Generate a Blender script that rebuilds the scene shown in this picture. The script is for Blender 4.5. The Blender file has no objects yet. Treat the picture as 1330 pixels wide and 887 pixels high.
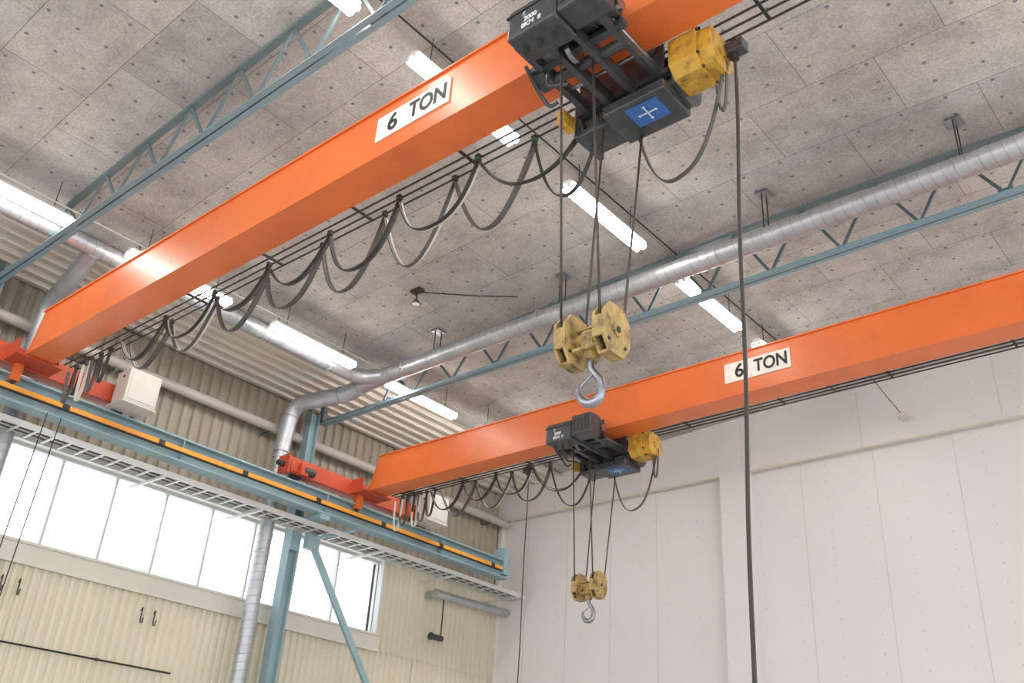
import bpy, bmesh, math, random
from mathutils import Vector, Matrix
random.seed(4)
scene=bpy.context.scene
H=1.6   # camera height above floor; everything is authored with camera at z=0 then lifted

# ---------------------------------------------------------------- materials
def new_mat(name):
    m=bpy.data.materials.new(name); m.use_nodes=True
    nt=m.node_tree; b=nt.nodes['Principled BSDF']
    return m,nt,b
def srgb(r,g,b):
    f=lambda c:(c/255/12.92) if c/255<=0.04045 else ((c/255+0.055)/1.055)**2.4
    return (f(r),f(g),f(b),1)
def paint(name,col,rough=.5,metal=0,var=.12,scale=3.0,bump=0.0,spec=.5,dirt=None,dirt_amt=.5,dscale=6,coat=0):
    m,nt,b=new_mat(name)
    N=nt.nodes; L=nt.links
    tc=N.new('ShaderNodeTexCoord')
    nz=N.new('ShaderNodeTexNoise'); nz.inputs['Scale'].default_value=scale; nz.inputs['Detail'].default_value=6
    L.new(tc.outputs['Object'],nz.inputs['Vector'])
    r=N.new('ShaderNodeValToRGB')
    c=col
    r.color_ramp.elements[0].position=.3; r.color_ramp.elements[1].position=.7
    r.color_ramp.elements[0].color=(c[0]*(1-var),c[1]*(1-var),c[2]*(1-var),1)
    r.color_ramp.elements[1].color=(min(1,c[0]*(1+var)),min(1,c[1]*(1+var)),min(1,c[2]*(1+var)),1)
    L.new(nz.outputs['Fac'],r.inputs['Fac'])
    out=r.outputs['Color']
    if dirt:
        n2=N.new('ShaderNodeTexNoise'); n2.inputs['Scale'].default_value=dscale; n2.inputs['Detail'].default_value=8; n2.inputs['Roughness'].default_value=.7
        L.new(tc.outputs['Object'],n2.inputs['Vector'])
        r2=N.new('ShaderNodeValToRGB'); r2.color_ramp.elements[0].position=.47; r2.color_ramp.elements[1].position=.66
        r2.color_ramp.elements[0].color=(0,0,0,1); r2.color_ramp.elements[1].color=(dirt_amt,)*3+(1,)
        L.new(n2.outputs['Fac'],r2.inputs['Fac'])
        mx=N.new('ShaderNodeMixRGB'); mx.inputs[2].default_value=dirt
        L.new(r2.outputs['Color'],mx.inputs[0]); L.new(out,mx.inputs[1]); out=mx.outputs[0]
    L.new(out,b.inputs['Base Color'])
    b.inputs['Roughness'].default_value=rough; b.inputs['Metallic'].default_value=metal
    b.inputs['Specular IOR Level'].default_value=spec
    b.inputs['Coat Weight'].default_value=coat; b.inputs['Coat Roughness'].default_value=.15
    if bump:
        bp=N.new('ShaderNodeBump'); bp.inputs['Strength'].default_value=bump; bp.inputs['Distance'].default_value=.01
        n3=N.new('ShaderNodeTexNoise'); n3.inputs['Scale'].default_value=40
        L.new(tc.outputs['Object'],n3.inputs['Vector']); L.new(n3.outputs['Fac'],bp.inputs['Height']); L.new(bp.outputs[0],b.inputs['Normal'])
    return m
ORANGE=paint('orange_paint',srgb(220,110,52),.38,0,.06,1.2,.03,.5,srgb(184,86,44),.3,1.4,.08)
RED=paint('red_orange_paint',srgb(182,72,44),.45,0,.1,2)
TEAL=paint('teal_paint',srgb(140,166,172),.5,0,.06,2)
TEALC=paint('teal_chord_paint',srgb(130,158,168),.45,0,.06,2)
TEALD=paint('grey_teal_truss_paint',srgb(94,110,112),.5,0,.08,2)
BLACK=paint('black_machine_paint',srgb(54,56,60),.36,0,.2,5,0,.5,srgb(92,86,78),.4,8)
DARK=paint('dark_rubber',srgb(46,44,42),.55,0,.15,6)
CABLEG=paint('grey_flat_cable',srgb(78,74,70),.5,0,.15,6)
CABLEW=paint('light_flat_cable',srgb(196,190,180),.5,0,.05,6)
YEL=paint('yellow_machine_paint',srgb(196,150,54),.5,0,.12,6,0,.5,srgb(80,60,38),.8,8)
YELP=paint('pale_yellow_worn_paint',srgb(172,144,88),.55,0,.18,7,0,.5,srgb(74,58,42),.9,9)
YBAR=paint('amber_conductor_cover',srgb(228,154,56),.5,0,.05,2)
STEEL=paint('worn_steel',srgb(150,150,155),.3,.9,.15,9)
ROPE=paint('wire_rope',srgb(76,70,64),.5,.4,.2,30)
GALV=paint('galvanised_duct',srgb(178,180,184),.40,.6,.10,4)
GALVD=paint('duct_seam',srgb(152,154,160),.45,.55,.08,4)
GALVL=paint('galvanised_tray',srgb(205,205,202),.45,.35,.05,5)
PIPE=paint('painted_pipe',srgb(180,172,164),.5,0,.06,2)
WHITE=paint('white_sign',srgb(236,230,220),.5,0,.04,4,0,.5,srgb(180,160,140),.35,12)
TXT=paint('sign_black_lettering',srgb(24,22,22),.6,0,.1,5)
WTXT=paint('white_lettering',srgb(215,215,215),.6,0,.05,5)
BLUE=paint('blue_plate',srgb(44,96,160),.4,0,.08,5)
GREEN=paint('green_clip',srgb(40,96,62),.5,0,.1,5)
LGREY=paint('light_grey_enclosure',srgb(204,199,192),.5,0,.04,3)
WALLY=paint('cream_ribbed_sheet',srgb(210,202,180),.5,0,.04,.8)
WALLG=paint('grey_ribbed_sheet',srgb(160,151,135),.5,0,.06,.8)
CORR=paint('white_corrugated_sheet',srgb(208,201,190),.45,.1,.05,1)
TRIMC=paint('cream_trim',srgb(214,209,197),.5,0,.04,1)
FRAME=paint('window_frame_white',srgb(206,206,204),.45,0,.04,1)
FLOORM=paint('concrete_floor',srgb(204,202,199),.5,0,.10,1.5,.1)
FIX=paint('white_enamel',srgb(225,225,222),.4,0,.03,1)

def emis(name,col,s):
    m,nt,b=new_mat(name)
    b.inputs['Base Color'].default_value=(.9,.9,.9,1)
    b.inputs['Emission Color'].default_value=col; b.inputs['Emission Strength'].default_value=s
    return m
TUBE=emis('fluorescent_glow',(1,.97,.92,1),28)

def glass():
    m=bpy.data.materials.new('window_glass'); m.use_nodes=True
    nt=m.node_tree; nt.nodes.clear()
    o=nt.nodes.new('ShaderNodeOutputMaterial'); t=nt.nodes.new('ShaderNodeBsdfTransparent'); g=nt.nodes.new('ShaderNodeBsdfGlossy')
    nz=nt.nodes.new('ShaderNodeTexNoise'); nz.inputs['Scale'].default_value=.6
    mp=nt.nodes.new('ShaderNodeMapRange'); mp.inputs[3].default_value=.03; mp.inputs[4].default_value=.08
    t.inputs[0].default_value=(.98,.99,1,1); g.inputs['Roughness'].default_value=.1
    mx=nt.nodes.new('ShaderNodeMixShader')
    nt.links.new(nz.outputs['Fac'],mp.inputs[0]); nt.links.new(mp.outputs[0],mx.inputs[0])
    nt.links.new(t.outputs[0],mx.inputs[1]); nt.links.new(g.outputs[0],mx.inputs[2]); nt.links.new(mx.outputs[0],o.inputs[0])
    return m
GLASS=glass()

def mathn(nt,op,a,b=None,c=None):
    n=nt.nodes.new('ShaderNodeMath'); n.operation=op
    for i,v in enumerate((a,b,c)):
        if v is None: continue
        if isinstance(v,(int,float)): n.inputs[i].default_value=v
        else: nt.links.new(v,n.inputs[i])
    return n.outputs[0]
def dots(nt,x,y,px,py,ox,oy,r):
    fx=mathn(nt,'SUBTRACT',mathn(nt,'FRACT',mathn(nt,'DIVIDE',mathn(nt,'ADD',x,ox+100*px),px)),.5)
    fy=mathn(nt,'SUBTRACT',mathn(nt,'FRACT',mathn(nt,'DIVIDE',mathn(nt,'ADD',y,oy+100*py),py)),.5)
    fx=mathn(nt,'MULTIPLY',fx,px); fy=mathn(nt,'MULTIPLY',fy,py)
    d=mathn(nt,'SQRT',mathn(nt,'ADD',mathn(nt,'MULTIPLY',fx,fx),mathn(nt,'MULTIPLY',fy,fy)))
    return mathn(nt,'LESS_THAN',d,r)
def ceiling_mat():
    m,nt,b=new_mat('fibre_board_ceiling'); N=nt.nodes; L=nt.links
    tc=N.new('ShaderNodeTexCoord'); sp=N.new('ShaderNodeSeparateXYZ'); L.new(tc.outputs['Object'],sp.inputs[0])
    cb=N.new('ShaderNodeCombineXYZ'); L.new(sp.outputs[0],cb.inputs[0]); L.new(sp.outputs[1],cb.inputs[1])
    br=N.new('ShaderNodeTexBrick'); br.offset=.5
    br.inputs['Color1'].default_value=srgb(206,201,196); br.inputs['Color2'].default_value=srgb(190,185,180)
    br.inputs['Mortar'].default_value=srgb(130,124,119)
    br.inputs['Scale'].default_value=1; br.inputs['Mortar Size'].default_value=.005; br.inputs['Mortar Smooth'].default_value=.5
    br.inputs['Brick Width'].default_value=1.5; br.inputs['Row Height'].default_value=1.0
    L.new(cb.outputs[0],br.inputs['Vector'])
    n1=N.new('ShaderNodeTexNoise'); n1.inputs['Scale'].default_value=.9; n1.inputs['Detail'].default_value=10; n1.inputs['Roughness'].default_value=.78
    L.new(cb.outputs[0],n1.inputs['Vector'])
    r1=N.new('ShaderNodeValToRGB'); r1.color_ramp.elements[0].position=.36; r1.color_ramp.elements[1].position=.6
    r1.color_ramp.elements[0].color=(.58,.56,.545,1); r1.color_ramp.elements[1].color=(1,1,1,1)
    L.new(n1.outputs['Fac'],r1.inputs['Fac'])
    mu=N.new('ShaderNodeMixRGB'); mu.blend_type='MULTIPLY'; mu.inputs[0].default_value=.85
    L.new(br.outputs['Color'],mu.inputs[1]); L.new(r1.outputs['Color'],mu.inputs[2])
    n2=N.new('ShaderNodeTexNoise'); n2.inputs['Scale'].default_value=30; n2.inputs['Detail'].default_value=6; n2.inputs['Roughness'].default_value=.75
    L.new(cb.outputs[0],n2.inputs['Vector'])
    r2=N.new('ShaderNodeValToRGB'); r2.color_ramp.elements[0].position=.36; r2.color_ramp.elements[1].position=.6
    r2.color_ramp.elements[0].color=(.56,.55,.54,1); r2.color_ramp.elements[1].color=(1,1,1,1)
    L.new(n2.outputs['Fac'],r2.inputs['Fac'])
    m2=N.new('ShaderNodeMixRGB'); m2.blend_type='MULTIPLY'; m2.inputs[0].default_value=.7
    L.new(mu.outputs[0],m2.inputs[1]); L.new(r2.outputs['Color'],m2.inputs[2])
    d=dots(nt,sp.outputs[0],sp.outputs[1],.5,.333,.1,.1,.022)
    m3=N.new('ShaderNodeMixRGB'); m3.inputs[2].default_value=srgb(112,118,126)
    L.new(d,m3.inputs[0]); L.new(m2.outputs[0],m3.inputs[1])
    L.new(m3.outputs[0],b.inputs['Base Color']); b.inputs['Roughness'].default_value=.85
    bp=N.new('ShaderNodeBump'); bp.inputs['Strength'].default_value=.35; bp.inputs['Distance'].default_value=.01
    ad=mathn(nt,'SUBTRACT',n2.outputs['Fac'],mathn(nt,'MULTIPLY',br.outputs['Fac'],1.0))
    L.new(ad,bp.inputs['Height']); L.new(bp.outputs[0],b.inputs['Normal'])
    return m
CEIL=ceiling_mat()
def endwall_mat():
    m,nt,b=new_mat('white_sheet_wall'); N=nt.nodes; L=nt.links
    tc=N.new('ShaderNodeTexCoord'); sp=N.new('ShaderNodeSeparateXYZ'); L.new(tc.outputs['Object'],sp.inputs[0])
    nz=N.new('ShaderNodeTexNoise'); nz.inputs['Scale'].default_value=.7; L.new(tc.outputs['Object'],nz.inputs['Vector'])
    r=N.new('ShaderNodeValToRGB'); r.color_ramp.elements[0].color=srgb(213,208,206); r.color_ramp.elements[1].color=srgb(221,217,215)
    L.new(nz.outputs['Fac'],r.inputs[0])
    d=dots(nt,sp.outputs[0],sp.outputs[2],.66,.30,.08,0,.011)
    mx=N.new('ShaderNodeMixRGB'); mx.inputs[2].default_value=srgb(188,182,178)
    L.new(d,mx.inputs[0]); L.new(r.outputs[0],mx.inputs[1]); L.new(mx.outputs[0],b.inputs['Base Color'])
    b.inputs['Roughness'].default_value=.5
    return m
ENDW=endwall_mat()
JOINT=paint('wall_joint',srgb(196,190,186),.6,0,.03,1)

# ---------------------------------------------------------------- mesh builder
def fillet(pts,rad,n=6):
    pts=[Vector(p) for p in pts]; out=[pts[0]]
    for i in range(1,len(pts)-1):
        a,b,c=pts[i-1],pts[i],pts[i+1]
        u=(a-b); v=(c-b); r=min(rad,u.length*.49,v.length*.49)
        p0=b+u.normalized()*r; p1=b+v.normalized()*r
        for k in range(n+1):
            t=k/n; out.append(p0*(1-t)**2+b*2*t*(1-t)+p1*t*t)
    out.append(pts[-1]); return out
class M:
    def __init__(s): s.bm=bmesh.new(); s.mats=[]
    def mi(s,mat):
        if mat not in s.mats: s.mats.append(mat)
        return s.mats.index(mat)
    def face(s,vs,mi,smooth=False):
        try: f=s.bm.faces.new(vs)
        except ValueError: return
        f.material_index=mi; f.smooth=smooth
    def box(s,c,size,mat,rot=None,bevel=0):
        mi=s.mi(mat); c=Vector(c)
        r=bmesh.ops.create_cube(s.bm,size=1)
        vs=r['verts']
        for v in vs:
            p=Vector((v.co.x*size[0],v.co.y*size[1],v.co.z*size[2]))
            if rot is not None: p=rot@p
            v.co=p+c
        fs=set(f for v in vs for f in v.link_faces)
        for f in fs: f.material_index=mi
        if bevel:
            es=set(e for v in vs for e in v.link_edges)
            bmesh.ops.bevel(s.bm,geom=list(es),offset=bevel,segments=2,affect='EDGES',profile=.5,material=mi)
    def bx(s,x0,x1,y0,y1,z0,z1,mat,bevel=0):
        s.box(((x0+x1)/2,(y0+y1)/2,(z0+z1)/2),(abs(x1-x0),abs(y1-y0),abs(z1-z0)),mat,None,bevel)
    def bar(s,p0,p1,w,h,mat,up=(0,0,1)):
        p0=Vector(p0);p1=Vector(p1);d=(p1-p0);l=d.length;d.normalize()
        u=Vector(up); side=d.cross(u)
        if side.length<1e-4: side=d.cross(Vector((1,0,0)))
        side.normalize(); u=side.cross(d)
        R=Matrix((d,side,u)).transposed()
        s.box((p0+p1)/2,(l,w,h),mat,R)
    def tube(s,path,r,mat,seg=12,cap=True,radii=None):
        mi=s.mi(mat); P=[Vector(p) for p in path]; n=len(P); rings=[]
        T=[]
        for i in range(n):
            a=P[max(0,i-1)]; b=P[min(n-1,i+1)]; T.append((b-a).normalized())
        up=Vector((0,0,1)) if abs(T[0].z)<.9 else Vector((1,0,0))
        nn=T[0].cross(up).normalized()
        for i in range(n):
            nn=(nn-T[i]*nn.dot(T[i])).normalized(); bb=T[i].cross(nn)
            rr=radii[i] if radii else r
            rings.append([s.bm.verts.new(P[i]+(nn*math.cos(2*math.pi*k/seg)+bb*math.sin(2*math.pi*k/seg))*rr) for k in range(seg)])
        for i in range(n-1):
            for k in range(seg):
                s.face([rings[i][k],rings[i][(k+1)%seg],rings[i+1][(k+1)%seg],rings[i+1][k]],mi,True)
        if cap:
            s.face(list(reversed(rings[0])),mi); s.face(rings[-1],mi)
    def cyl(s,p0,p1,r,mat,seg=20,r2=None):
        s.tube([p0,p1],r,mat,seg,True,[r,r2 if r2 is not None else r])
    def spiral(s,path,r,mat,step=.13,seg=20):
        # duct skin plus a real helical lock-seam ridge
        s.tube(path,r,mat,seg)
        P=[Vector(p) for p in path]
        for a,b in zip(P[:-1],P[1:]):
            l=(b-a).length
            if l<.3: continue
            d=(b-a)/l; up=Vector((0,0,1)) if abs(d.z)<.9 else Vector((1,0,0))
            n=d.cross(up).normalized(); q=d.cross(n); turns=l/step; N=int(turns*14)
            pts=[a+d*(l*i/N)+(n*math.cos(2*math.pi*turns*i/N)+q*math.sin(2*math.pi*turns*i/N))*(r+.000) for i in range(N+1)]
            s.tube(pts,.0055,GALVD,4)
    def flange(s,p,d,r,mat,w=.04,seg=20):
        p=Vector(p);d=Vector(d).normalized(); s.cyl(p-d*w/2,p+d*w/2,r*1.08,mat,seg)
    def ribbon(s,path,width,mat,th=.012,wdir=(0,1,0)):
        mi=s.mi(mat); P=[Vector(p) for p in path]; w=Vector(wdir).normalized()*width/2; n=len(P); R=[]
        for i in range(n):
            t=(P[min(n-1,i+1)]-P[max(0,i-1)]).normalized(); nn=t.cross(w).normalized()*th/2
            R.append([s.bm.verts.new(P[i]+w+nn),s.bm.verts.new(P[i]-w+nn),s.bm.verts.new(P[i]-w-nn),s.bm.verts.new(P[i]+w-nn)])
        for i in range(n-1):
            for k in range(4): s.face([R[i][k],R[i][(k+1)%4],R[i+1][(k+1)%4],R[i+1][k]],mi,True)
        s.face(R[0][::-1],mi); s.face(R[-1],mi)
    def prism(s,prof,a,b,axis,mat,smooth=False):
        mi=s.mi(mat)
        def P(u,v,w):
            return {'x':(w,u,v),'y':(u,w,v),'z':(u,v,w)}[axis]
        A=[s.bm.verts.new(P(u,v,a)) for u,v in prof]; B=[s.bm.verts.new(P(u,v,b)) for u,v in prof]
        n=len(prof)
        for i in range(n): s.face([A[i],A[(i+1)%n],B[(i+1)%n],B[i]],mi,smooth)
        s.face(A[::-1],mi); s.face(B,mi)
    def finish(s,name,parent=None,recalc=True):
        if recalc: bmesh.ops.recalc_face_normals(s.bm,faces=s.bm.faces)
        for e in s.bm.edges:
            if len(e.link_faces)==2 and e.calc_face_angle(0)>.6: e.smooth=False
        me=bpy.data.meshes.new(name); s.bm.to_mesh(me); s.bm.free()
        for m in s.mats: me.materials.append(m)
        o=bpy.data.objects.new(name,me); scene.collection.objects.link(o)
        if parent: o.parent=parent
        return o
def empty(name,loc=(0,0,0)):
    e=bpy.data.objects.new(name,None); scene.collection.objects.link(e); e.location=loc; e.empty_display_size=.1; return e
def text(name,body,size,loc,rot,mat,parent=None,ext=.002,bold=.0,sx=1):
    c=bpy.data.curves.new(name,'FONT'); c.body=body; c.size=size; c.extrude=ext; c.offset=bold; c.align_x='CENTER'; c.align_y='CENTER'
    o=bpy.data.objects.new(name,c); scene.collection.objects.link(o); bpy.context.view_layer.update()
    dg=bpy.context.evaluated_depsgraph_get(); me=bpy.data.meshes.new_from_object(o.evaluated_get(dg))
    bpy.data.objects.remove(o); me.materials.clear(); me.materials.append(mat)
    o=bpy.data.objects.new(name,me); scene.collection.objects.link(o); o.location=loc; o.rotation_euler=rot; o.scale=(sx,1,1)
    if parent: o.parent=parent
    return o

W=-14.0; D=15.64; XR=6.0; YB=-6.0; FZ=-H
def zc(x): return 7.8-.0055*(x+4)**2

# ---------------------------------------------------------------- shell
m=M(); m.bx(W-.3,XR+6,YB-6,D+.3,FZ-.2,FZ,FLOORM); m.finish('floor')
m=M(); mi=m.mi(CEIL); xs=[-12.35+i*(XR+12.35)/40 for i in range(41)]
lo=[[m.bm.verts.new((x,y,zc(x))) for y in (YB,D)] for x in xs]; hi=[[m.bm.verts.new((x,y,zc(x)+.2)) for y in (YB,D)] for x in xs]
for i in range(40):
    m.face([lo[i][0],lo[i][1],lo[i+1][1],lo[i+1][0]],mi,True); m.face([hi[i][0],hi[i+1][0],hi[i+1][1],hi[i][1]],mi,True)
    m.face([lo[i][0],lo[i+1][0],hi[i+1][0],hi[i][0]],mi); m.face([lo[i][1],hi[i][1],hi[i+1][1],lo[i+1][1]],mi)
m.face([lo[0][0],hi[0][0],hi[0][1],lo[0][1]],mi); m.face([lo[-1][0],lo[-1][1],hi[-1][1],hi[-1][0]],mi)
m.finish('ceiling')
m=M(); mi=m.mi(CORR); x=W; prof=[]
while x<-12.36:
    z=zc(x)-.0
    prof+= [(x,z),(x+.09,z),(x+.12,z-.05),(x+.20,z-.05)]; x+=.23
prof.append((-12.36,zc(-12.36)))
A=[m.bm.verts.new((px,YB,pz)) for px,pz in prof]; B=[m.bm.verts.new((px,D,pz)) for px,pz in prof]
for i in range(len(prof)-1): m.face([A[i],B[i],B[i+1],A[i+1]],mi)
m.bx(W,-12.3,YB,D,zc(-12.3)+.02,zc(-12.3)+.2,CORR)
m.finish('ceiling_corrugated_edge',recalc=False)

def ribs(m,y0,y1,z0,z1,X,mat,p=.14,d=.035):
    mi=m.mi(mat); pr=[]; y=y0
    while y<y1-1e-4:
        for dy,dx in ((0,0),(p*.42,0),(p*.55,-d),(p*.87,-d)):
            if y+dy<y1: pr.append((y+dy,X+dx))
        y+=p
    pr.append((y1,X))
    A=[m.bm.verts.new((x,y,z0)) for y,x in pr]; B=[m.bm.verts.new((x,y,z1)) for y,x in pr]
    for i in range(len(pr)-1): m.face([A[i],A[i+1],B[i+1],B[i]],mi)
WZ0,WZ1=3.5,4.9; WY0,WY1=2.2,12.25
m=M()
ribs(m,YB,D,FZ,WZ0-.28,W,WALLY)
ribs(m,WY1+.06,D,WZ0-.28,WZ1+.1,W,WALLY)
ribs(m,YB,WY0-.06,WZ0-.28,WZ1+.1,W,WALLY)
ribs(m,YB,D,WZ1+.1,7.45,W,WALLG,.2,.05)
m.bx(W-.3,W-.12,YB,D,FZ,WZ0,WALLG); m.bx(W-.3,W-.12,YB,D,WZ1,7.6,WALLG)
m.bx(W-.3,W-.12,YB,WY0,WZ0,WZ1,WALLG); m.bx(W-.3,W-.12,WY1,D,WZ0,WZ1,WALLG)
m.finish('wall_left')
m=M()
m.bx(W-.12,W+.03,YB,WY1+.1,WZ0-.28,WZ0-.02,TRIMC)
m.bx(W-.3,W+.07,WY0-.05,WY1+.1,WZ0-.03,WZ0,TRIMC)
m.bx(W+.02,W+.05,YB,WY1+.1,WZ0-.31,WZ0-.27,TRIMC)
m.bx(W-.12,W+.04,YB,WY1+.1,WZ1+.0,WZ1+.12,TRIMC)
for yy in (3.7,6.9,10.1,13.3): m.bx(W,W+.010,yy,yy+.02,FZ,WZ0-.28,TRIMC)
m.finish('trim_1')
ml=[2.2,3.12,4.0,4.89,5.78,6.67,7.56,8.44,9.33,10.3,11.25,12.25]
m=M()
for y in ml: m.bx(W-.2,W-.13,y-.018,y+.018,WZ0,WZ1,FRAME)
m.bx(W-.22,W-.1,WY0,WY1,WZ0,WZ0+.05,FRAME); m.bx(W-.22,W-.1,WY0,WY1,WZ1-.05,WZ1,FRAME)
m.bx(W-.28,W+.02,WY1,WY1+.05,WZ0,WZ1,FRAME); m.bx(W-.28,W+.02,WY0-.05,WY0,WZ0,WZ1,FRAME)
m.bx(W-.17,W-.165,WY0,WY1,WZ0,WZ1,GLASS)
m.finish('window_1')
m=M()
m.bx(W-.3,XR,D,D+.3,FZ,6.6,ENDW)
m.bx(W-.3,XR,D-.12,D+.3,6.6,7.85,ENDW)
m.bx(W,XR,D-.14,D-.05,6.585,6.61,TRIMC)
m.bx(-8.35,-7.78,D-.22,D,FZ,6.6,ENDW)
for x in [-13.2,-12.1,-11.0,-9.9,-6.82,-5.48,-4.14,-2.8,-1.46,-.1]:
    m.bx(x-.005,x+.005,D-.004,D+.01,FZ,6.6,JOINT)
for x in [-12.4,-10.2,-7.9,-5.6,-3.3,-1]:
    m.bx(x-.005,x+.005,D-.124,D-.1,6.6,7.8,JOINT)
m.finish('wall_back')
m=M(); m.bx(W+.0,W+.1,D-.1,D-.0,FZ,6.6,TRIMC); m.finish('trim_2')

# ---------------------------------------------------------------- steel frame
def ibeam_y(m,x,y0,y1,z0,z1,w,mat,t=.025):
    m.bx(x-w/2,x+w/2,y0,y1,z1-t,z1,mat); m.bx(x-w/2,x+w/2,y0,y1,z0,z0+t,mat); m.bx(x-.01,x+.01,y0,y1,z0+t,z1-t,mat)
def runway(x,side):
    e=empty('crane_runway_beam')
    m=M(); ibeam_y(m,x,YB,14.55,4.93,5.30,.26,TEAL)
    for y in [-3,0,3,3.9,6.9,9.75,12.6]: m.bx(x-.12,x+.12,y-.008,y+.008,4.955,5.275,TEAL)
    m.bx(x-.03,x+.03,YB,14.5,5.30,5.345,STEEL)
    m.bx(x-.14,x+.14,14.4,14.55,5.0,5.55,TEAL)
    m.finish('beam',e)
    m=M(); xx=x+side*.17
    m.bx(xx-.03,xx+.03,YB,14.3,5.055,5.12,YBAR)
    m.bx(xx-.012,xx+.012,YB,14.3,5.03,5.055,DARK)
    y=YB+.5
    while y<14.2:
        m.bx(min(x,xx),max(x,xx),y-.02,y+.02,5.12,5.15,STEEL); m.bx(xx-.036,xx+.036,y-.05,y+.05,5.05,5.125,DARK); y+=1.5
    m.finish('conductor_bar',e)
runway(-12.9,1); runway(4.9,-1)
def column(x,y,ztop,side):
    m=M()
    for s in (-1,1): m.bx(x-.1,x+.1,y+s*.09-.008,y+s*.09+.008,FZ,ztop,TEAL)
    m.bx(x-.008,x+.008,y-.09,y+.09,FZ,ztop,TEAL)
    m.bx(min(x,x+side*.84),max(x,x+side*.84),y-.1,y+.1,4.84,4.925,TEAL)
    m.bx(min(x,x+side*.12),max(x,x+side*.12),y-.1,y+.1,4.4,4.84,TEAL)
    m.bx(x-.13,x+.13,y-.14,y+.14,FZ,FZ+.03,TEAL)
    m.finish('steel_column')
for y in (-2.0,3.85,9.75): column(-13.62,y,7.0,1)
for y in (-2.0,3.85,9.75): column(5.6,y,7.0,-1)
m=M()
m.bar((-13.3,9.93,4.6),(-13.3,14.8,FZ+.02),.11,.02,TEAL,(1,0,0))
m.bar((-13.36,9.93,4.6),(-13.36,14.8,FZ+.02),.02,.11,TEAL,(1,0,0))
m.bx(-13.42,-13.28,9.86,10.1,4.45,4.70,TEAL)
m.bar((-13.3,9.95,4.62),(-12.95,10.6,4.9),.05,.05,TEAL)
m.finish('diagonal_brace')

def truss(Y):
    m=M(); x0,x1=-13.6,5.7; zl=6.85
    for s in (-1,1):
        m.bx(x0,x1,Y+s*.045-.034,Y+s*.045+.034,zl-.01,zl,TEALC)
        m.bx(x0,x1,Y+s*.02-.005,Y+s*.02+.005,zl,zl+.075,TEALC)
    xs=[-11.7+i*.96 for i in range(19)]
    pts=[Vector((x,Y,zc(x)-.09)) for x in xs if x<x1]
    for a,b in zip(pts[:-1],pts[1:]): m.bar(a,b,.08,.05,TEALD)
    m.bar((-11.7,Y,zc(-11.7)-.09),(-11.95,Y,zl+.02),.035,.045,TEALD)
    for i,p in enumerate(pts[:-1]):
        q=pts[i+1]; mid=Vector(((p.x+q.x)/2,Y,zl+.04))
        m.bar(p,mid,.028,.036,TEALD); m.bar(q,mid,.028,.036,TEALD)
        if i%4==2: m.bx(mid.x-.08,mid.x+.08,Y-.012,Y+.012,zl-.005,zl+.12,TEALD)
    m.bar((-13.6,Y,zl+.02),(-13.6,Y,zc(-13.6)-.1),.1,.1,TEALD,(1,0,0))
    m.finish('roof_truss')
for Y in (-2.1,3.85,9.97): truss(Y)

m=M()
for x in (-12.98,-13.46): m.bx(x-.012,x+.012,YB,15.4,4.72,4.80,GALVL)
y=YB+.1
while y<15.4:
    m.bx(-13.46,-12.98,y-.015,y+.015,4.73,4.755,GALVL); y+=.25
for k in range(5):
    xx=-13.4+k*.07; m.tube([(xx,YB,4.77),(xx,2,4.775),(xx,8,4.77),(xx,15.3,4.775)],.014,CABLEG if k%2 else LGREY,6)
for y in (-1,2.5,6.8,8.6,11.3,13.2,15.1): m.bx(W+.05,-12.95,y-.02,y+.02,4.68,4.72,GALVL)
m.finish('cable_ladder')

# ---------------------------------------------------------------- ducts and pipes
m=M(); DX,DZ=-11.85,7.1
m.spiral([(5.5,9.5,7.12),(-4,9.5,7.1),(-11.45,9.5,7.08)],.138,GALV)
p=fillet([(-11.2,9.5,7.08),(-11.9,9.5,7.07),(-12.3,9.45,6.95),(-13.45,9.15,6.92),(-13.5,9.12,6.0)],.35)
m.tube(p,.145,GALV,20)
for i in (6,13,20,24): 
    if i<len(p)-1: m.flange(p[i],Vector(p[i+1])-Vector(p[i-1]),.145,GALVD,.02)
m.spiral([(-13.5,9.12,6.3),(-13.5,9.1,FZ+.3)],.12,GALV)
m.spiral([(DX,YB+1,7.0),(DX,9.1,7.08)],.125,GALV)
m.tube(fillet([(DX,8.8,7.08),(DX,9.3,7.08),(DX+.5,9.5,7.08)],.3),.125,GALV,20)
for x in (-10.9,-8,-5,-2): m.flange((x,9.5,7.1),(1,0,0),.138,GALV)
for y in (1,3.4,6,8.6): m.flange((DX,y,7.06),(0,1,0),.125,GALV)
for z in (5.9,4.5,4.2,1.5): m.flange((-13.5,9.11,z),(0,0,1),.12,GALV)
for x in (-10.2,-7.6,-4.3,-1.9,1.5):
    for s in (-1,1): m.cyl((x,9.5+s*.07,7.2),(x,9.5+s*.07,zc(x)-.01),.009,DARK,6)
    m.bx(x-.08,x+.08,9.40,9.60,zc(x)-.035,zc(x)-.01,STEEL)
for y in (0,2.5,5,7.5):
    m.cyl((DX,y,7.1),(DX,y,zc(DX)-.01),.009,DARK,6)
m.finish('ventilation_duct')
m=M()
p=fillet([(DX,4.4,7.03),(-12.6,4.5,6.9),(-13.45,4.6,6.8),(-13.5,4.62,5.9)],.35)
m.tube(p,.125,GALV,20); m.spiral([(-13.5,4.62,6.1),(-13.5,4.62,FZ+.3)],.12,GALV); m.flange((-13.5,4.62,5.7),(0,0,1),.12,GALV)
m.finish('duct_downpipe')
m=M(); m.cyl((-13.78,YB,6.5),(-13.78,D-.1,6.5),.085,PIPE,18)
for y in (0,3,6,9,12,15): m.bx(W-.05,-13.78,y-.02,y+.02,6.38,6.42,STEEL)
m.finish('wall_pipe')
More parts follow.
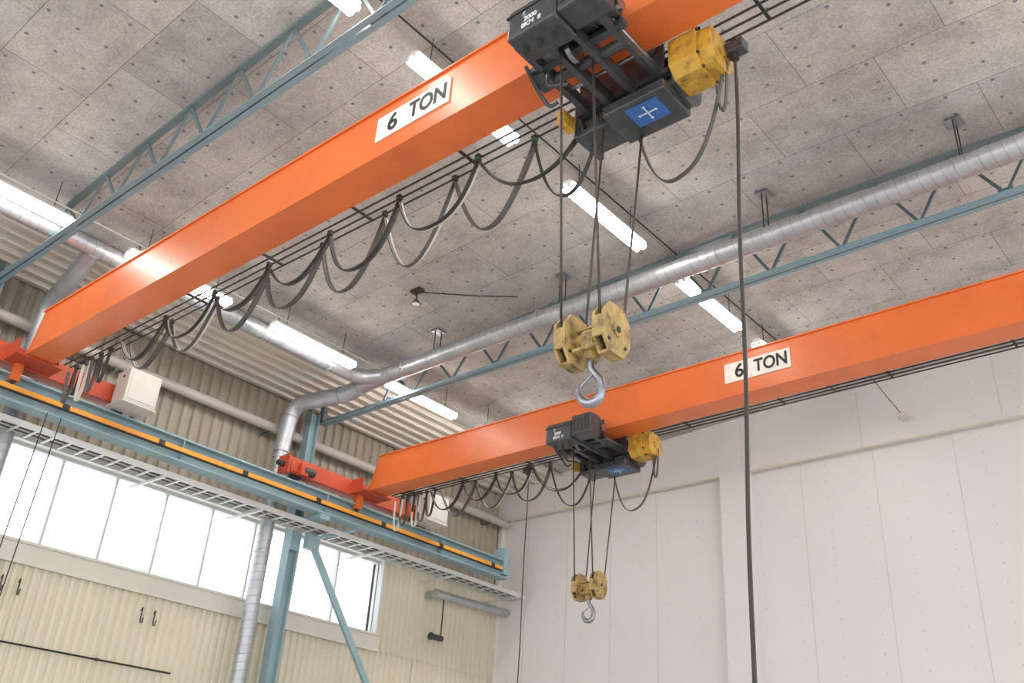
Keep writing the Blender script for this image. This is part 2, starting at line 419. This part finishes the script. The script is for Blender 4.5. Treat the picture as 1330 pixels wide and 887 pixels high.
m=M(); m.tube(fillet([(-13.95,13.5,4.5),(-13.68,13.5,4.5),(-13.68,13.7,4.5),(-13.68,15.6,4.55)],.12),.085,GALV,16)
m.cyl((-13.68,13.42,4.5),(-13.68,13.5,4.5),.09,GALV,16)
m.cyl((-13.75,13.75,4.45),(-13.75,13.75,3.75),.014,DARK,8)
m.cyl((-13.75,13.5,3.68),(-13.75,13.78,3.68),.06,BLACK,14); m.cyl((-13.75,13.46,3.68),(-13.75,13.5,3.68),.075,BLACK,14)
m.finish('exhaust_pipe')
m=M(); m.cyl((W+.03,YB,2.14),(W+.03,8.2,2.14),.013,DARK,8)
for y in (1,3,5,7): m.bx(W-.0,W+.05,y-.02,y+.02,2.12,2.16,CABLEG)
m.finish('wall_conduit')
m=M()
for y in (5.35,5.6,7.5,7.72):
    m.tube(fillet([(W+.0,y,2.95),(W+.04,y,3.0),(W+.04,y,2.78),(W+.1,y,2.76),(W+.11,y,2.84)],.02,3),.012,CABLEG,6)
m.finish('wall_hooks')
m=M()
for y in (4.8,5.0): m.tube([(-12.75,y,4.93),(-12.9,y-.05,1.5),(-12.9,y-.1,FZ+.4)],.008,DARK,6)
m.finish('hanging_cords')
m=M(); m.cyl((-9.6,8.4,zc(-9.6)-.01),(-9.6,8.4,7.4),.012,DARK,8); m.cyl((-9.6,8.4,7.44),(-9.6,8.4,7.36),.035,STEEL,16,.08); m.cyl((-9.6,8.4,7.36),(-9.6,8.4,7.34),.06,WHITE,16,.03)
m.box((-9.6,8.4,zc(-9.6)-.03),(.2,.12,.04),DARK)
m.tube([(-9.6,8.4,7.58),(-8.9,9.0,7.57),(-8.4,9.4,7.58)],.010,DARK,6)
m.finish('ceiling_detector')
m=M(); m.tube([(-5.4,13.2,zc(-5.4)-.02),(-4.9,14.4,7.3),(-4.8,15.3,6.98)],.007,DARK,6); m.bx(-4.86,-4.74,15.28,15.5,6.92,7.0,LGREY); m.finish('wire_sensor')

# ---------------------------------------------------------------- lights
def lamp(x,y,z,L=1.64):
    m=M()
    m.prism([(x-.10,z+.02),(x+.10,z+.02),(x+.05,z+.08),(x-.05,z+.08)],y-L/2,y+L/2,'y',FIX)
    for s in (-1,1):
        m.cyl((x+s*.048,y-L/2,z-.02),(x+s*.048,y+L/2,z-.02),.044,TUBE,12)
        m.cyl((x+s*.048,y-L/2-.02,z-.02),(x+s*.048,y-L/2,z-.02),.03,FIX,10); m.cyl((x+s*.048,y+L/2,z-.02),(x+s*.048,y+L/2+.02,z-.02),.03,FIX,10)
    for s in (-1,1): m.cyl((x,y+s*L*.35,z+.08),(x,y+s*L*.35,zc(x)-.01),.006,DARK,6)
    m.finish('fluorescent_light_fixture')
for y in (.5,3.05,5.5,8.17,10.85,13.1): lamp(-5.88,y,7.3)
for y in (.5,3.0,5.5,7.95,10.4,12.7): lamp(-11.4,y,6.98)
for y in (-2,.5,3.0,5.5,8.17,10.85,13.1): lamp(-.25,y,7.3)  # unseen row beyond the frame, added to light the hall
m=M()
for x in (-5.88,-11.4,-.25):
    m.cyl((x,YB,zc(x)-.1 if x>-6 else 7.16),(x,15.3,zc(x)-.1 if x>-6 else 7.16),.012,DARK if x>-6 else LGREY,8)
m.finish('lighting_conduit')

# ---------------------------------------------------------------- crane
def hang(p0,p1,drop,n=18,e=2.3,tw=0):
    p0=Vector(p0);p1=Vector(p1);out=[]
    for i in range(n+1):
        s=i/n; a=abs(2*s-1)
        q=p0.lerp(p1,s); q.z-=drop*(1-a**e); q.x+=tw*math.sin(s*2*math.pi); out.append(q)
    return out
def crane(Yc,Xh,signx,fA,fB,bunch):
    e=empty('overhead_crane')
    XL,XE=-12.5,4.5
    y0,y1=Yc-.19,Yc+.19; z0,z1=5.475,6.10
    m=M()
    t=.02
    prof=[(XL,z0+t),(XE,z0+t),(XE-.18,z1-t),(XL+.2,z1-t)]
    m.prism([(a,b) for a,b in prof],y0+.022,y1-.022,'y',ORANGE)
    m.bx(XL-.03,XE+.03,y0,y1,z0,z0+t,ORANGE); m.bx(XL+.2,XE-.18,y0,y1,z1-t,z1,ORANGE)
    m.finish('girder',e)
    for k,X in enumerate((-12.9,4.9)):
        m=M(); s=1 if k==0 else -1
        m.bx(X-.11,X+.11,Yc-1.7,Yc+1.7,5.42,5.70,RED,.01)
        m.bx(X-.15,X+.15,Yc-1.72,Yc-1.7,5.38,5.72,RED); m.bx(X-.15,X+.15,Yc+1.7,Yc+1.72,5.38,5.72,RED)
        for yy in (Yc-1.45,Yc+1.45):
            m.cyl((X-.06,yy,5.465),(X+.06,yy,5.465),.12,DARK,20); m.bx(X-.13,X+.13,yy-.2,yy+.2,5.45,5.6,RED)
            m.cyl((X+s*.13,yy,5.47),(X+s*.17,yy,5.47),.05,STEEL,12)
        m.cyl((X,Yc+1.72,5.55),(X,Yc+1.84,5.55),.05,DARK,14); m.cyl((X,Yc-1.84,5.55),(X,Yc-1.72,5.55),.05,DARK,14)
        m.bx(X-.1 if s>0 else X-.5,X+.5 if s>0 else X+.1,Yc-.32,Yc+.32,5.44,5.47,RED)
        m.bx(X+s*.11,X+s*.4,Yc-.3,Yc-.28,5.47,5.7,RED); m.bx(X+s*.11,X+s*.4,Yc+.28,Yc+.3,5.47,5.7,RED)
        m.cyl((X+s*.17,Yc-1.2,5.5),(X+s*.17,Yc-1.42,5.5),.07,BLACK,16)
        m.bx(X+s*.1,X+s*.22,Yc-1.5,Yc-1.35,5.4,5.6,RED)
        m.bx(X+s*.12-.06,X+s*.12+.06,Yc-.18,Yc-.06,5.2,5.44,ORANGE); m.bx(X+s*.12-.015,X+s*.12+.015,Yc-.14,Yc-.1,5.13,5.22,DARK)
        m.finish('end_truck_%d'%(k+1),e)
    m=M(); m.bx(-12.72,-12.35,Yc+1.22,Yc+1.72,5.36,5.86,LGREY,.012); m.bx(-12.35,-12.342,Yc+1.26,Yc+1.68,5.4,5.82,LGREY); m.bx(-12.8,-12.35,Yc+1.2,Yc+1.74,5.335,5.36,LGREY); m.bx(-12.6,-12.5,Yc+1.72,Yc+1.735,5.5,5.6,DARK)
    m.cyl((-12.5,Yc+1.21,5.75),(-12.5,Yc+1.23,5.75),.02,DARK,10)
    m.finish('control_cabinet',e)
    m=M(); m.bx(signx,signx+.94,y0+.006,y0+.022,5.68,5.96,WHITE,.003); m.finish('capacity_sign',e)
    rx=(math.pi/2,0,0)
    text('sign_numeral','6',.27,(signx+.22,y0+.004,5.815),rx,TXT,e,bold=.006)
    text('sign_word','TON',.25,(signx+.67,y0+.004,5.82),rx,TXT,e,bold=.006,sx=.86)
    m=M(); yt=Yc+.41
    for dy in (-.09,0,.09): m.cyl((-12.4,yt+dy,5.52),(4.2,yt+dy,5.52),.010,DARK,8)
    x=-12.2
    while x<4.2:
        m.bx(x-.012,x+.012,Yc+.19,yt+.11,5.535,5.555,DARK); m.bx(x-.02,x+.02,Yc+.17,Yc+.19,5.5,5.62,ORANGE); x+=1.45
    m.finish('festoon_track',e)
    m=M()
    def clip(x,y,g):
        m.bx(x-.02,x+.02,y-.024,y+.024,5.45,5.50,DARK); m.cyl((x-.02,y,5.5),(x+.02,y,5.5),.018,STEEL,8)
        if g is GREEN: m.bx(x-.022,x+.022,y-.026,y+.026,5.44,5.465,GREEN)
    for pts,yo,base in ((fA,.05,0),(fB,-.05,1)):
        for i,(xa,xb) in enumerate(zip(pts[:-1],pts[1:])):
            d=(.78 if base==0 else .55)
            if xb<-7.6: d*=.66
            d*=random.uniform(.88,1.1)
            mat=CABLEG if base==0 else DARK
            tw=random.uniform(-.04,.04)
            m.ribbon(hang((xa,yt+yo,5.45),(xb,yt+yo,5.45),d,22,2.3,tw),.034,mat)
            clip(xa,yt+yo,GREEN if (i<1) else DARK)
            path=hang((xa,yt+yo,5.44),(xb,yt+yo,5.44),d*.96,22,2.3,tw)
            m.ribbon([Vector((p.x,p.y+.035,p.z)) for p in path],.02,CABLEW if (i+base)%4==1 else CABLEG,.008)
    for i,x in enumerate(bunch):
        path=hang((x,yt,5.45),(x-.2,yt,5.45),.42+.07*(i%3),14,3.2)
        m.ribbon(path,.04,[DARK,CABLEG,CABLEW][i%3]); clip(x,yt,DARK)
    m.ribbon(hang((fA[0],yt+.05,5.45),(Xh-.32,yt+.05,5.2),.62),.034,DARK)
    m.ribbon(hang((fB[0],yt-.05,5.45),(Xh-.42,yt,5.3),.42),.034,DARK)
    m.ribbon(hang((fB[0],yt-.0,5.45),(Xh-.42,yt+.03,5.3),.38),.02,CABLEG,.008)
    m.ribbon(hang((Xh-.02,yt+.2,5.08),(Xh+.8,yt+.07,5.2),.66,18,2.6),.034,CABLEG)
    m.ribbon(hang((Xh+.72,yt+.12,5.2),(Xh+.84,yt+.07,5.3),.36,14,3),.034,CABLEG)
    m.finish('festoon_cables',e)

def hoist(Xh,Yc):
    e=empty('wire_rope_hoist'); 
    m=M()
    X=lambda a:Xh+a
    Y=lambda a:Yc+a
    for s in (-1,1):
        m.bx(X(-.38),X(.42),Y(s*.29)-.012,Y(s*.29)+.012,5.26,5.58,BLACK,.004)
        m.bx(X(-.40),X(.46),Y(s*.30)-.03,Y(s*.30)+.03,5.26,5.31,BLACK)
        for xx in (-.28,.3):
            m.cyl((X(xx),Y(s*.195),5.555),(X(xx),Y(s*.27),5.555),.055,STEEL,20)
            m.cyl((X(xx),Y(s*.30),5.52),(X(xx),Y(s*.34),5.52),.035,BLACK,12)
    for xx in (-.3,.36):
        m.cyl((X(xx),Y(-.7),5.35),(X(xx),Y(.62),5.35),.024,STEEL,12)
        m.bx(X(xx)-.025,X(xx)+.025,Y(-.6),Y(.5),5.25,5.31,BLACK)
    m.bx(X(-.1),X(-.05),Y(-.5),Y(.5),5.2,5.32,BLACK); m.bx(X(.12),X(.16),Y(-.5),Y(.5),5.2,5.32,BLACK)
    m.cyl((X(-.3),Y(-.15),5.28),(X(.35),Y(-.15),5.28),.045,BLACK,14)
    m.cyl((X(-.3),Y(.05),5.33),(X(.35),Y(.05),5.33),.018,STEEL,10)
    # trolley drive motor
    m.cyl((X(.14),Y(-.38),5.40),(X(.44),Y(-.38),5.40),.075,BLACK,18); m.cyl((X(.44),Y(-.38),5.40),(X(.48),Y(-.38),5.40),.055,STEEL,16)
    for k in range(6): m.cyl((X(.17+k*.04),Y(-.38),5.4),(X(.18+k*.04),Y(-.38),5.4),.085,BLACK,18)
    m.bx(X(.02),X(.14),Y(-.46),Y(-.30),5.32,5.50,BLACK,.01)
    # near-side equipment box (two stepped housings)
    m.bx(X(-.28),X(.16),Y(-.74),Y(-.46),5.18,5.47,BLACK,.022)
    m.bx(X(.16),X(.50),Y(-.72),Y(-.48),5.22,5.53,BLACK,.018)
    m.bx(X(-.288),X(.165),Y(-.748),Y(-.452),5.405,5.42,DARK)
    m.bx(X(-.295),X(-.28),Y(-.71),Y(-.49),5.22,5.37,DARK)
    for k in range(5): m.bx(X(.20+k*.06),X(.23+k*.06),Y(-.726),Y(-.72),5.28,5.47,DARK)
    for k in range(3): m.cyl((X(-.2+k*.13),Y(-.6),5.13),(X(-.2+k*.13),Y(-.6),5.19),.02,DARK,10)
    # limit arms
    m.tube(fillet([(X(-.36),Y(-.42),5.24),(X(-.42),Y(-.2),5.20),(X(-.38),Y(-.1),5.08),(X(-.3),Y(-.1),5.09)],.05,4),.016,BLACK,8)
    m.tube(fillet([(X(-.24),Y(-.3),5.22),(X(-.24),Y(-.3),5.07),(X(-.08),Y(-.25),5.04)],.05,4),.014,BLACK,8)
    m.bx(X(-.42),X(-.28),Y(-.3),Y(-.12),5.22,5.3,BLACK,.01)
    m.cyl((X(-.02),Y(-.30),5.3),(X(.02),Y(-.30),5.3),.11,STEEL,24); m.cyl((X(-.04),Y(-.3),5.3),(X(.04),Y(-.3),5.3),.03,BLACK,12)
    # drum on far side
    m.cyl((X(-.38),Y(.5),5.30),(X(.48),Y(.5),5.30),.155,DARK,28)
    for k in range(25): 
        xx=-.33+k*.03
        m.tube([(X(xx-.012),Y(.5),5.30),(X(xx),Y(.5),5.30),(X(xx+.012),Y(.5),5.30)],.16,ROPE,24,False,[.155,.166,.155])
    m.cyl((X(-.42),Y(.5),5.30),(X(-.38),Y(.5),5.30),.20,BLACK,28); m.cyl((X(.46),Y(.5),5.30),(X(.5),Y(.5),5.30),.20,BLACK,28)
    m.bx(X(-.42),X(.5),Y(.32),Y(.38),5.42,5.465,BLACK); m.bx(X(-.42),X(.5),Y(.62),Y(.68),5.40,5.46,BLACK)
    m.bx(X(-.46),X(-.41),Y(.32),Y(.68),5.10,5.46,BLACK,.01)
    # lower housing with blue plate
    m.bx(X(-.10),X(.46),Y(.20),Y(.60),5.05,5.15,BLACK,.015)
    m.bx(X(-.42),X(-.10),Y(.32),Y(.6),5.09,5.15,BLACK,.01)
    m.bx(X(.08),X(.36),Y(.25),Y(.47),5.044,5.05,BLUE)
    cx,cy=X(.22),Y(.36)
    m.bx(cx-.07,cx+.07,cy-.005,cy+.005,5.04,5.044,WTXT); m.bx(cx-.005,cx+.005,cy-.065,cy+.065,5.04,5.044,WTXT)
    for a,b in ((-.07,0),(.07,0),(0,-.065),(0,.065)): m.cyl((cx+a,cy+b,5.04),(cx+a,cy+b,5.044),.012,WTXT,10)
    m.bx(X(-.50),X(-.43),Y(.14),Y(.30),5.14,5.28,YEL,.01)
    m.finish('trolley_and_drum',e)
    # gearbox
    m=M(); ya,yb,za,zb=Yc+.21,Yc+.60,5.16,5.53; c=.085
    prof=[(ya+c,za),(yb-c,za),(yb,za+c),(yb,zb-c),(yb-c,zb),(ya+c*.5,zb),(ya,zb-c*.5),(ya,za+c)]
    m.prism(prof,X(.50),X(.73),'x',YEL)
    cyy,czz=(ya+yb)/2,(za+zb)/2
    prof2=[(cyy+(p-cyy)*.86,czz+(q-czz)*.86) for p,q in prof]; m.prism(prof2,X(.73),X(.84),'x',YEL)
    prof3=[(cyy+(p-cyy)*1.04,czz+(q-czz)*1.04) for p,q in prof]; m.prism(prof3,X(.715),X(.735),'x',YEL)
    for k in range(8):
        p,q=prof[k]; p2=cyy+(p-cyy)*.94;q2=czz+(q-czz)*.94; m.cyl((X(.73),p2,q2),(X(.75),p2,q2),.014,DARK,6)
    m.cyl((X(.84),cyy,czz),(X(.855),cyy,czz),.05,YEL,14)
    m.finish('gearbox',e)
    rx=(math.pi/2,0,0)
    text('lettering_1','6',.07,(X(-.12),Y(-.7425),5.36),rx,WTXT,e,.001,.002)
    text('lettering_2','2000',.06,(X(-.06),Y(-.7425),5.305),rx,WTXT,e,.001,.002)
    text('lettering_3','8KM  II',.06,(X(-.05),Y(-.7425),5.245),rx,WTXT,e,.001,.002)
    return e

def hook_block(Xh,Yc,zb):
    m=M()
    for (bx_,by,tx,ty,tz) in ((-.155,-.125,-.04,-.40,5.3),(-.155,.125,-.2,.38,5.2),(.155,-.125,.10,-.2,5.3),(.155,.125,.02,.60,5.2)):
        m.cyl((Xh+bx_,Yc+by,zb+.03),(Xh+tx,Yc+ty,tz),.0095,ROPE,8)
    m.finish('hoist_ropes')
    e=empty('crane_hook_block')
    m=M()
    for s in (-1,1):
        cx=Xh+s*.155
        for hs in (-1,1):
            a=cx+hs*.026; b=cx+hs*.046
            w,h=.145,.178
            prof=[(Yc-w,zb-.08),(Yc-w+.07,zb-h),(Yc+w-.07,zb-h),(Yc+w,zb-.08),(Yc+w,zb+.09),(Yc+w-.065,zb+h),(Yc-w+.065,zb+h),(Yc-w,zb+.09)]
            m.prism(prof,min(a,b),max(a,b),'x',YELP)
            m.cyl((b,Yc,zb),(b+hs*.010,Yc,zb),.05,YELP,18); m.cyl((b+hs*.010,Yc,zb),(b+hs*.016,Yc,zb),.022,DARK,12)
            for q in (-.09,.09): m.cyl((b,Yc+q,zb-.1),(b+hs*.008,Yc+q,zb-.1),.012,DARK,8)
        m.bx(cx-.03,cx+.03,Yc-.147,Yc-.13,zb-.09,zb+.06,YELP); m.bx(cx-.03,cx+.03,Yc+.13,Yc+.147,zb-.09,zb+.06,YELP)
        m.bx(cx-.03,cx+.03,Yc-.075,Yc+.075,zb-.178,zb-.16,YELP)
        m.cyl((cx-.024,Yc,zb),(cx+.024,Yc,zb),.126,DARK,28)
    m.cyl((Xh-.11,Yc,zb),(Xh+.11,Yc,zb),.045,YELP,18)
    m.box((Xh,Yc,zb-.03),(.11,.13,.15),YELP,None,.03)
    m.bx(Xh-.10,Xh+.10,Yc-.08,Yc+.08,zb-.11,zb-.085,YELP,.008)
    m.bx(Xh-.10,Xh+.10,Yc-.05,Yc+.05,zb+.05,zb+.065,YELP,.006)
    m.cyl((Xh,Yc,zb-.17),(Xh,Yc,zb-.10),.05,YELP,16)
    m.finish('sheave_housing',e)
    m=M(); hz=zb-.15; th=math.radians(20); ca,sa=math.cos(th),math.sin(th)
    raw=[(0,0),(0,-.07),(.028,-.11),(.06,-.16),(.070,-.22),(.056,-.28),(.016,-.312),(-.032,-.307),(-.068,-.27),(-.08,-.225),(-.078,-.19)]
    rad=[.026,.026,.024,.027,.030,.033,.035,.031,.024,.016,.007]
    P=[];R=[]
    for i in range(len(raw)-1):
        for k in range(3):
            t=k/3; a0=raw[max(0,i-1)];a=raw[i];b=raw[i+1];b1=raw[min(len(raw)-1,i+2)]
            f=lambda j:.5*(2*a[j]+(-a0[j]+b[j])*t+(2*a0[j]-5*a[j]+4*b[j]-b1[j])*t*t+(-a0[j]+3*a[j]-3*b[j]+b1[j])*t**3)
            P.append((f(0),f(1))); R.append(rad[i]*(1-t)+rad[i+1]*t)
    P.append(raw[-1]);R.append(rad[-1])
    m.tube([(Xh+x*ca,Yc+x*sa,hz+z) for x,z in P],.03,STEEL,14,True,R)
    m.bar((Xh+.03*ca,Yc+.03*sa,hz-.10),(Xh-.065*ca,Yc-.065*sa,hz-.2),.03,.008,STEEL)
    m.finish('hook',e)

Y1,X1=4.37,-3.24
A1=[-4.24-.95*k for k in range(8)]; B1=[-4.81-1.02*k for k in range(7)]
crane(Y1,X1,-5.63,A1,B1,[-11.3,-11.55,-11.8,-12.0,-12.2])
hoist(X1,Y1); hook_block(X1,Y1,2.98)
Y2,X2=10.53,-7.76
A2=[-8.9-.8*k for k in range(4)]; B2=[-9.2-.75*k for k in range(4)]
crane(Y2,X2,-5.45,A2,B2,[-11.4,-11.6,-11.75,-11.9,-12.05,-12.2])
hoist(X2,Y2); hook_block(X2,Y2,3.29)

def pendant(x,y,z0,dx,r):
    m=M()
    m.bx(x-.09,x+.09,y-.05,y+.05,z0,z0+.1,BLACK,.01); m.cyl((x,y,z0-.05),(x,y,z0),.03,DARK,12)
    m.cyl((x-.05,y,z0+.13),(x+.05,y,z0+.13),.02,STEEL,10); m.bx(x-.02,x+.02,y-.02,y+.02,z0+.1,z0+.14,BLACK)
    pts=[(x+dx*t+.006*math.sin(t*17),y,z0*(1-t)+(-.35)*t) for t in [i/24 for i in range(25)]]
    m.tube(pts,r,DARK,10)
    m.tube([(p[0]+r*1.1,p[1],p[2]) for p in pts[1:]],r*.4,CABLEG,6)
    px,pz=x+dx,-.35
    m.bx(px-.04,px+.04,y-.035,y+.035,pz-.3,pz,YEL,.012); m.cyl((px,y,pz),(px,y,pz+.08),.03,DARK,12,.02)
    for k in range(4): m.cyl((px,y-.045,pz-.06-k*.06),(px,y-.03,pz-.06-k*.06),.014,BLACK,10)
    m.finish('pendant_control')
pendant(-2.34,4.87,5.35,-.19,.0115)
pendant(-9.35,11.0,5.4,0,.008)

# ---------------------------------------------------------------- lift, camera, world
for o in list(scene.objects):
    if o.parent is None: o.location.z+=H
w=bpy.data.worlds.new('World'); scene.world=w; w.use_nodes=True
bg=w.node_tree.nodes['Background']; bg.inputs[0].default_value=(.94,.97,1,1); bg.inputs[1].default_value=2.6
cam=bpy.data.cameras.new('camera'); co=bpy.data.objects.new('camera',cam); scene.collection.objects.link(co)
R=Matrix(((0.7629,0.2670,0.5889),(0.6439,-0.3964,-0.6545),(0.0588,0.8784,-0.4743)))
co.matrix_world=Matrix.Translation((0,0,H))@R.to_4x4()
cam.sensor_width=36; cam.lens=1235/1330*36; cam.clip_start=.05
scene.camera=co
scene.view_settings.view_transform='Standard'; scene.view_settings.exposure=0
